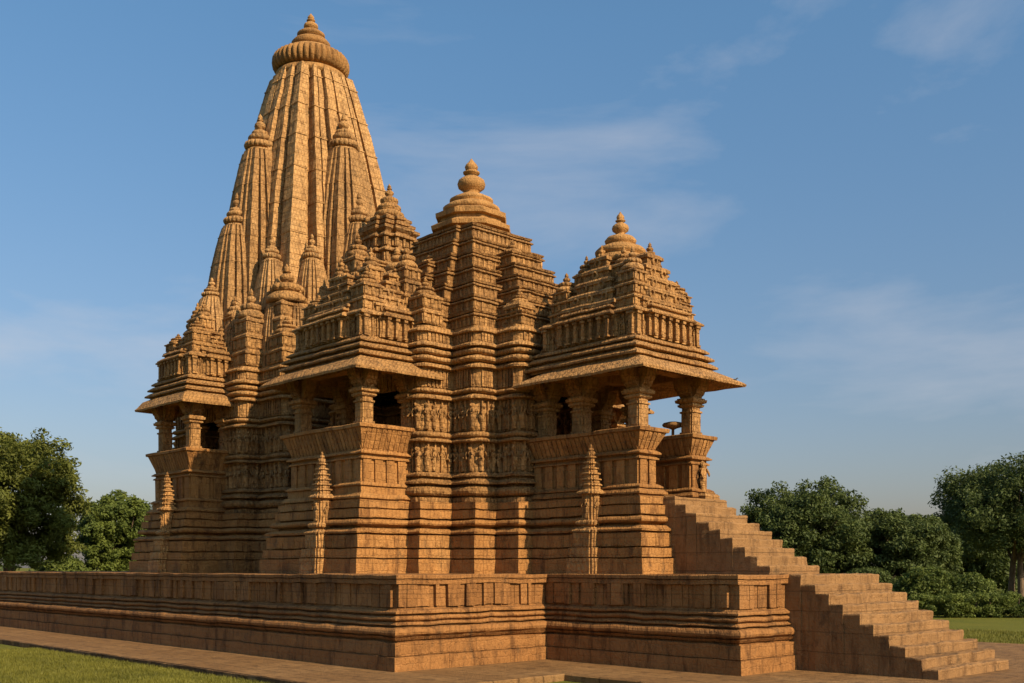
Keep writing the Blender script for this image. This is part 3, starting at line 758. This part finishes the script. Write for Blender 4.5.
# deity relief on the end of the far parapet, and the little disc on a stalk that stands on it
mb = MB(); figures(mb, rect(-15.9, -15.42, 20.80, 21.25), 3.86, .95, 0.10, .45, edges=(1,), wid=.95, depth=1.2)
mb.build('carved_figure', M_STONE, porch, .004)
mb = MB(); stack(mb, rect(-15.5, -15.02, 20.72, 21.3), PR(3.68, ('f', .10, .0), ('k', .09, -.06, .06), ('f', .04, -.08)), step=.15); mb.build('figure_pedestal', M_STONE, porch, .006)
mb = MB(); figures(mb, rect(-18.9, -17.45, 20.6, 20.7), 5.85, .42, 0.0, .5, edges=(1,)); box(mb, -17.52, -17.2, 20.56, 20.78, 5.78, 5.86)
mb.build('bracket_figure', M_STONE, porch, .004)

# --- the two side balconies on the near face and their twins on the far face
def balcony(x0, x1, yf, yb, z_top, ez, apex, cname, off=.58):
    near = yf < AX
    y0, y1 = min(yf, yb), max(yf, yb)
    cx = (x0 + x1) / 2
    b = bpy.data.objects.new(cname, None); COL.objects.link(b); b.parent = temple
    org = Vector((cx, yf, H)); b.location = org - Vector(temple.location)
    seat_parapet(rect(x0, x1, y0, y1), 4.18, z_top - .62, z_top, b, lean=.20)
    ex = .19
    ys = (yf + ex, yb - .05) if near else (yf - ex, yb + .05)
    ym = (yf + ex)
    cols = [(x0 + ex, ys[0]), (x1 - ex, ys[0]), (x0 + ex, ys[1]), (x1 - ex, ys[1])]
    if x1 - x0 > 2.6: cols += [(cx - .62, ys[0]), ] if False else []
    for (x, y) in cols: column(x, y, z_top - .015, ez + .18, b, .17)
    yy = ys[0]
    lintel(b, x0 + .02, x1 - .02, yy - .15, yy + .15, ez + .16, ez + .40)
    ya, yb2 = (yy + .15, yb + .3) if near else (yb - .3, yy - .15)
    for x in (x0 + ex, x1 - ex): lintel(b, x - .15, x + .15, ya, yb2, ez + .165, ez + .395)
    ep = rect(x0 + .05, x1 + .05, y0 - .05, y1 - .15) if near else rect(x0 + .05, x1 + .05, y0 + .15, y1 + .05)
    eave_roof(ep, ez, off, b)
    rp_ = (y0 - .12, y1 + 1.5) if near else (y0 - 1.5, y1 + .12)
    bell = (cx, rp_[1] - .9) if near else (cx, rp_[0] + .9)
    r, z1 = balcony_roof(x0 - .10, x1 + .10, rp_[0], rp_[1], 0, ez + .385, apex, b, bell)
    mb = MB(); ghanta(mb, bell[0], bell[1], apex - .04, .55, apex + 1.15); mb.build('bell_crown', M_CAP, b, .006)
    sgn = 1 if near else -1
    for x in (x0 + .48, x1 - .48):
        kuta(x, yf + sgn * .48, z1 - .03, .29, 1.15 if x > cx else .85, b, 2)
        kuta(x, yf + sgn * 1.75, z1 + .25, .28, 1.75, b, 3)
        kuta(x + (.42 if x < cx else -.42), yf + sgn * .92, z1 + .45, .22, 1.35, b, 2)
    # small shrine tower standing against the middle of the balcony base
    mb = MB(); sy = yf - sgn * .37; bx_ = cx + .38
    shrine(mb, [(bx_ + x, sy + y) for x, y in SHRINE_PLAN], bx_, sy)
    mb.build('buttress_shrine', M_STONE, b, .008)
    return b
SHRINE_PLAN = quad_sym([(.18, -.085), (.18, .085), (.15, .085), (.15, .15), (.085, .15)])
def shrine(mb, pl, cx, sy):
    stack(mb, pl, PR(H + .004, ('f', .36, .26), ('f', .035, .16), ('f', .21, .22), ('f', .03, .13), ('f', .32, .15), ('k', .12, .05, .12), ('f', .04, .03), ('r', .14, .02, .09), ('f', .04, .02), ('f', .55, .0), ('k', .12, .0, .09), ('f', .05, -.01)), step=.15, top=True)
    figures(mb, crect(cx, sy, .185, .185), H + 1.30, .5, 0.0, .3, depth=1.5)
    z0 = H + 1.98; prf = []
    for k in range(6):
        s = 1 - (k / 6) ** 1.35 * .72; t = 1 - ((k + .8) / 6) ** 1.35 * .72; a = z0 + .13 * k
        prf += [(a, 0, s), (a + .07, 0, s), (a + .075, .035, s), (a + .105, .035, s), (a + .125, -.01, t)]
    stack(mb, pl, prf, step=.15, c=(cx, sy))
    lathe(mb, cx, sy, disc_prof(z0 + .77, .10, .10, .07), lobes=12, amp=.1); kalasha(mb, cx, sy, z0 + .85, .2, .06)
balcony(-24.15, -21.05, 15.1, 16.75, 5.58, 6.80, 9.5, 'pillared_balcony')
balcony(-31.72, -29.5, 14.9, 16.25, 5.66, 6.96, 9.3, 'pillared_balcony', .46)
balcony(-24.15, -21.05, 24.9, 23.25, 5.58, 6.80, 9.5, 'pillared_balcony')
balcony(-31.72, -29.5, 25.1, 23.75, 5.66, 6.96, 9.3, 'pillared_balcony')
mb = MB(); shrine(mb, [(-16.58 + x, 18.39 + y) for x, y in SHRINE_PLAN], -16.58, 18.39); mb.build('buttress_shrine', M_STONE, porch, .008)

# --- upper staircase up to the porch
us = bpy.data.objects.new('upper_staircase', None); COL.objects.link(us); us.parent = temple; us.location = Vector((-13.7, 20.3, H)) - Vector(temple.location)
for k in range(9):
    zt = H + 1.77 * (k + 1) / 9 + .002; x1 = -12.35 - .312 * k; x0 = x1 - .312 if k < 8 else -15.5
    mb = MB(); stack(mb, rect(x0, x1, 19.3 + .005 * (k % 3), 21.3 + .02 * math.sin(k * 1.7)), [(H - .003, 0), (zt - .17, 0), (zt - .09, 0), (zt - .03, .004), (zt - .008, -.004), (zt, -.022), (zt - .004, -.12)], step=.13)
    mb.build('step', M_STEP, us, .022)

# ---- loose things
dl = MB(); lathe(dl, -16.15, 20.93, [(5.30, .07), (5.33, .06), (5.36, .035), (5.50, .035), (5.53, .10), (5.57, .24), (5.62, .27), (5.66, .24), (5.69, .10)], 20)
o = dl.build('stone_disc', M_STEP, None, .004, origin=(-16.15, 20.93, 5.3)); o['label'] = 'small mushroom shaped stone disc on a stalk standing on the porch parapet'; o['category'] = 'stone ornament'

M_BIRD, bn, bl_, bb = new_mat('feathers'); bb.inputs['Base Color'].default_value = (.035, .034, .036, 1); bb.inputs['Roughness'].default_value = .7
bird = empty('bird', (-14.82, 21.62, 6.555), 'small dark bird perched on the right end of the porch eave', 'bird')
mb = MB(); pr_ = [((-.17, 0, .10), .004), ((-.10, 0, .115), .022), ((-.05, 0, .125), .042), ((.01, 0, .14), .052), ((.06, 0, .165), .040), ((.085, 0, .195), .026), ((.105, 0, .215), .028), ((.125, 0, .215), .020), ((.14, 0, .21), .007), ((.165, 0, .205), .002)]
def tube(mb, pts, rads, n=8):
    V, F = [], []
    for i, (p, r) in enumerate(zip(pts, rads)):
        d = (Vector(pts[min(i + 1, len(pts) - 1)]) - Vector(pts[max(i - 1, 0)])).normalized()
        a = d.orthogonal().normalized(); b = d.cross(a)
        for k in range(n):
            t = 2 * math.pi * k / n; V.append(tuple(Vector(p) + (a * math.cos(t) + b * math.sin(t)) * r))
    for i in range(len(pts) - 1): F += [[i * n + k, i * n + (k + 1) % n, (i + 1) * n + (k + 1) % n, (i + 1) * n + k] for k in range(n)]
    mb.add(V, F, True)
tube(mb, [p for p, r in pr_], [r for p, r in pr_], 10); o = mb.build('body', M_BIRD, None, 0); o.parent = bird
mb = MB(); mb.add([(-.10, -.02, .115), (-.10, .02, .115), (-.24, .028, .085), (-.24, -.028, .085), (-.10, -.02, .125), (-.10, .02, .125), (-.24, .028, .09), (-.24, -.028, .09)], BOXF); o = mb.build('tail', M_BIRD, None, 0); o.parent = bird
for sy_ in (-.018, .018):
    mb = MB(); tube(mb, [(.01, sy_, .10), (.0, sy_, .05), (.015, sy_, .0)], [.006, .005, .005], 5); o = mb.build('leg', M_BIRD, None, 0); o.parent = bird
bird.rotation_euler.z = R(40); bird.scale = (.6, .6, .6)

# ================================================================== TREES
def at(px, depth, z=0.0):
    p = VD * depth + VR * ((px - 512) / F_PX * depth); return Vector((p[0], p[1], z))
def tube(mb, pts, rads, n=8):
    V, F = [], []
    for i, (p, r) in enumerate(zip(pts, rads)):
        d = (Vector(pts[min(i + 1, len(pts) - 1)]) - Vector(pts[max(i - 1, 0)])).normalized()
        a = d.orthogonal().normalized(); b = d.cross(a)
        for k in range(n):
            t = 2 * math.pi * k / n; V.append(tuple(Vector(p) + (a * math.cos(t) + b * math.sin(t)) * r))
    for i in range(len(pts) - 1): F += [[i * n + k, i * n + (k + 1) % n, (i + 1) * n + (k + 1) % n, (i + 1) * n + k] for k in range(n)]
    mb.add(V, F, True)
def leaves(mb, cents, per, rg, size, spread):
    """little folded leaf sprays: one quad each, thrown round clump centres"""
    C = np.repeat(np.asarray(cents), per, 0); n = len(C)
    g = rg.normal(0, 1, (n, 3)); g /= np.linalg.norm(g, axis=1)[:, None]
    rad = spread * rg.uniform(.15, 1, (n, 1)) ** .6
    P = C + g * rad * np.array([1, 1, .72])
    nrm = g * .6 + rg.normal(0, .6, (n, 3)) + np.array([0, 0, .5]); nrm /= np.linalg.norm(nrm, axis=1)[:, None]
    t = np.cross(nrm, rg.normal(0, 1, (n, 3))); t /= np.linalg.norm(t, axis=1)[:, None]; b = np.cross(nrm, t)
    s = size * rg.uniform(.6, 1.35, (n, 1))
    V = np.stack([P - t * s, P - b * s * .42 + nrm * s * .12, P + t * s, P + b * s * .42 + nrm * s * .12], 1).reshape(-1, 3)
    mb.add(V, np.arange(4 * n).reshape(-1, 4).tolist())
def tree(name, label, pos, top, width, mat, seed, group=None, trunk_h=None, lobes=16, nleaf=24000, leaf=.105, twin=False, low=.12):
    rg = np.random.default_rng(seed); rr = random.Random(seed)
    root = empty(name, pos, label, 'tree', group)
    z0 = -.2; Hh = top - z0; th = trunk_h or Hh * .28
    mt = MB(); tips = []
    stems = [(-.35, .1), (.4, -.1)] if twin else [(0, 0)]
    for (ox, oy) in stems:
        lean = rr.uniform(-.05, .05); r0 = Hh * (.022 if twin else .032)
        pts = [Vector((ox + lean * Hh * u + .05 * math.sin(u * 7 + seed), oy, z0 + th * 1.7 * u)) for u in (0, .2, .45, .7, 1)]
        tube(mt, pts, [r0 * 1.5, r0, r0 * .85, r0 * .7, r0 * .4], 10)
        for k in range(7):
            an = 2 * math.pi * k / 7 + rr.uniform(-.4, .4); st = pts[2 + k % 3]
            e = Vector((math.cos(an) * width * .32, math.sin(an) * width * .32, z0 + Hh * rr.uniform(.5, .85)))
            m = st.lerp(e, .5) + Vector((0, 0, .1 * Hh * rr.uniform(-.5, .8)))
            tube(mt, [st, m, e], [r0 * .5, r0 * .3, r0 * .10], 6)
    for v in mt.v: pass
    ob = mt.build('trunk', M_BARK, None, .02); ob.parent = root
    # crown: lobes on a dome, clumps on each lobe's outer side
    cents = []
    cz = z0 + Hh * (.55 + low * .3); rz = Hh - (cz - z0); rx = width / 2
    for k in range(lobes):
        u = -.85 + 1.75 * (k + .5) / lobes; an = k * 2.39996 + rr.uniform(-.4, .4); q = math.sqrt(max(.02, 1 - u * u))
        f = rr.uniform(.50, .78)
        c = np.array([math.cos(an) * q * rx * f, math.sin(an) * q * rx * f, cz + u * rz * .70])
        rl = rx * rr.uniform(.34, .52)
        m = 34
        d = rg.normal(0, 1, (m, 3)); d[:, 2] = np.abs(d[:, 2]) - .35; d /= np.linalg.norm(d, axis=1)[:, None]
        cents.append(c + d * rl * rg.uniform(.62, 1.05, (m, 1)) * np.array([1, 1, .8]))
    cents = np.concatenate(cents); cents[:, 2] = np.minimum(cents[:, 2], top - .12); cents[:, 2] = np.maximum(cents[:, 2], z0 + .3)
    mc = MB(); leaves(mc, cents, max(6, int(nleaf * 1.8) // len(cents)), rg, leaf, rx * .15)
    oc = mc.build('crown', mat, None, 0); oc.parent = root
    return root
G = 'trees standing round the temple lawn'
tree('broadleaf_tree', 'tall olive green tree cut off by the left edge of the photo', at(10, 52), 9.35, 6.6, M_LEAF_Y, 21, G, low=.0, lobes=24, nleaf=42000)
tree('broadleaf_tree', 'round green tree between the leftmost tree and the temple', at(119, 62), 6.9, 4.9, M_LEAF, 12, G, low=.0, lobes=18, nleaf=30000)
tree('broadleaf_tree', 'wide rounded dark green tree right behind the foot of the upper steps', at(803, 60), 7.0, 7.2, M_LEAF_D, 13, G, low=-.1, lobes=22, nleaf=40000)
tree('broadleaf_tree', 'shorter dark green tree between the two bigger trees on the right', at(903, 58), 5.45, 5.6, M_LEAF_D, 14, G, low=-.1, lobes=18, nleaf=30000)
tree('broadleaf_tree', 'tallest spreading tree with twin bare trunks by the right edge', at(1016, 62), 8.4, 9.0, M_LEAF_D, 15, G, trunk_h=3.4, twin=True, low=.25, lobes=24, nleaf=44000)
tree('broadleaf_tree', 'shaded tree filling the gap behind the twin trunks', at(968, 82), 6.2, 9.0, M_LEAF_D, 16, G, low=-.2, lobes=18, nleaf=24000, leaf=.2)
tree('broadleaf_tree', 'low dark tree behind, beyond the twin trunks at the far right edge', at(1062, 84), 6.6, 9.0, M_LEAF_D, 17, G, low=-.2, lobes=18, nleaf=24000, leaf=.2)
def shrub(name, label, cat, pos, w, d, h, mat, seed, n=9000, leaf=.075, rot=0, group=None, boxy=False):
    rg = np.random.default_rng(seed); rr = random.Random(seed); root = empty(name, pos, label, cat, group); root.rotation_euler.z = rot
    c = []
    m = int(60 + 26 * w * h)
    for k in range(m):
        if boxy: c.append((rr.uniform(-w / 2, w / 2), rr.uniform(-d / 2, d / 2), h * rr.uniform(.1, .92) - .12 + .10 * h * math.sin(k)))
        else:
            a = rr.uniform(0, 6.283); u = rr.uniform(0, 1); q = rr.uniform(.55, .9) * (1 - u ** 2.2) ** .5
            c.append((math.cos(a) * q * w / 2, math.sin(a) * q * d / 2, u * h * .9 - .1))
    mc = MB(); leaves(mc, np.array(c), max(8, n // m), rg, leaf, .30 if not boxy else .24); oc = mc.build('foliage', mat, None, 0); oc.parent = root
    for k in range(5 if not boxy else int(w)):
        bx = rr.uniform(-w * .3, w * .3) if boxy else rr.uniform(-.15, .15)
        mt = MB(); a = rr.uniform(0, 6.28); tube(mt, [(bx, 0, -.2), (bx + math.cos(a) * w * (.12 if not boxy else .02), math.sin(a) * d * .1, h * .4), (bx + math.cos(a) * (w * .3 if not boxy else .2), math.sin(a) * d * .25, h * .75)], [.035, .025, .01], 5)
        ot = mt.build('stem', M_BARK, None, 0); ot.parent = root
    return root
shrub('shrub', 'round light green bush in front of the twin trunks', 'bush', at(972, 50), 3.0, 2.6, 2.0, M_LEAF, 31, 14000, group='bushes at the lawn edge')
shrub('shrub', 'broad tall bush just right of the lower steps', 'bush', at(926, 51), 4.2, 3.2, 2.35, M_LEAF, 32, 20000, group='bushes at the lawn edge')
shrub('shrub', 'dark bush partly hidden behind the lower steps', 'bush', at(868, 54), 4.6, 3.2, 2.3, M_LEAF_D, 33, 18000, group='bushes at the lawn edge')
hz0 = at(992, 47.5); shrub('hedge', 'low clipped hedge along the far lawn edge at the right', 'hedge', (hz0.x, hz0.y, 0), 7.5, 1.1, 1.0, M_LEAF, 34, 30000, .06, rot=math.atan2(VR[1], VR[0]), boxy=True)
shrub('shrub', 'dim undergrowth bush below the leftmost tree', 'bush', at(62, 60), 7.5, 3.5, 3.1, M_LEAF, 35, 20000, .10, group='bushes at the lawn edge')
shrub('shrub', 'olive bush between the left trees and the platform end', 'bush', at(128, 66), 7.5, 3.5, 2.7, M_LEAF_D, 36, 20000, .10, group='bushes at the lawn edge')

# ---- grass blades where the lawn comes close
rg = np.random.default_rng(9)
def blades(n, xr, yr, h):
    x = rg.uniform(*xr, n); y = rg.uniform(*yr, n)
    a = rg.uniform(0, 6.283, n); w = .008 * rg.uniform(.7, 1.6, n); hh = h * rg.uniform(.5, 1.4, n)
    lx, ly = rg.normal(0, .03, n), rg.normal(0, .03, n); z = -.145
    V = np.stack([np.stack([x - np.cos(a) * w, y - np.sin(a) * w, np.full(n, z)], 1), np.stack([x + np.cos(a) * w, y + np.sin(a) * w, np.full(n, z)], 1), np.stack([x + lx, y + ly, z + hh], 1)], 1).reshape(-1, 3)
    return V, np.arange(3 * n).reshape(-1, 3).tolist()
mb = MB()
V, Fc = blades(110000, (-30, -13), (6.8, 10.58), .07); mb.add(V, Fc)
V, Fc = blades(26000, (-19, -6), (30.25, 38), .08); mb.add(V, Fc)
gr = mb.build('grass', M_BLADE, None, 0); gr['kind'] = 'stuff'; gr['label'] = 'short olive grass growing on the lawn beside the paving'

# ---- wood far beyond the lawn, one mass on the horizon
rg = np.random.default_rng(41); n = 900
aa = rg.uniform(0, 2 * math.pi, n); dd = rg.uniform(240, 300, n); hh = rg.uniform(2.0, 6.5, n)
cc = np.stack([np.cos(aa) * dd - 25, np.sin(aa) * dd + 20, hh * rg.uniform(.25, .8, n)], 1)
mb = MB(); leaves(mb, cc, 60, rg, .7, 3.6)
wood = mb.build('distant_wood', M_LEAF_D, None, 0); wood['kind'] = 'stuff'; wood['label'] = 'low dark wood along the horizon beyond the lawn'
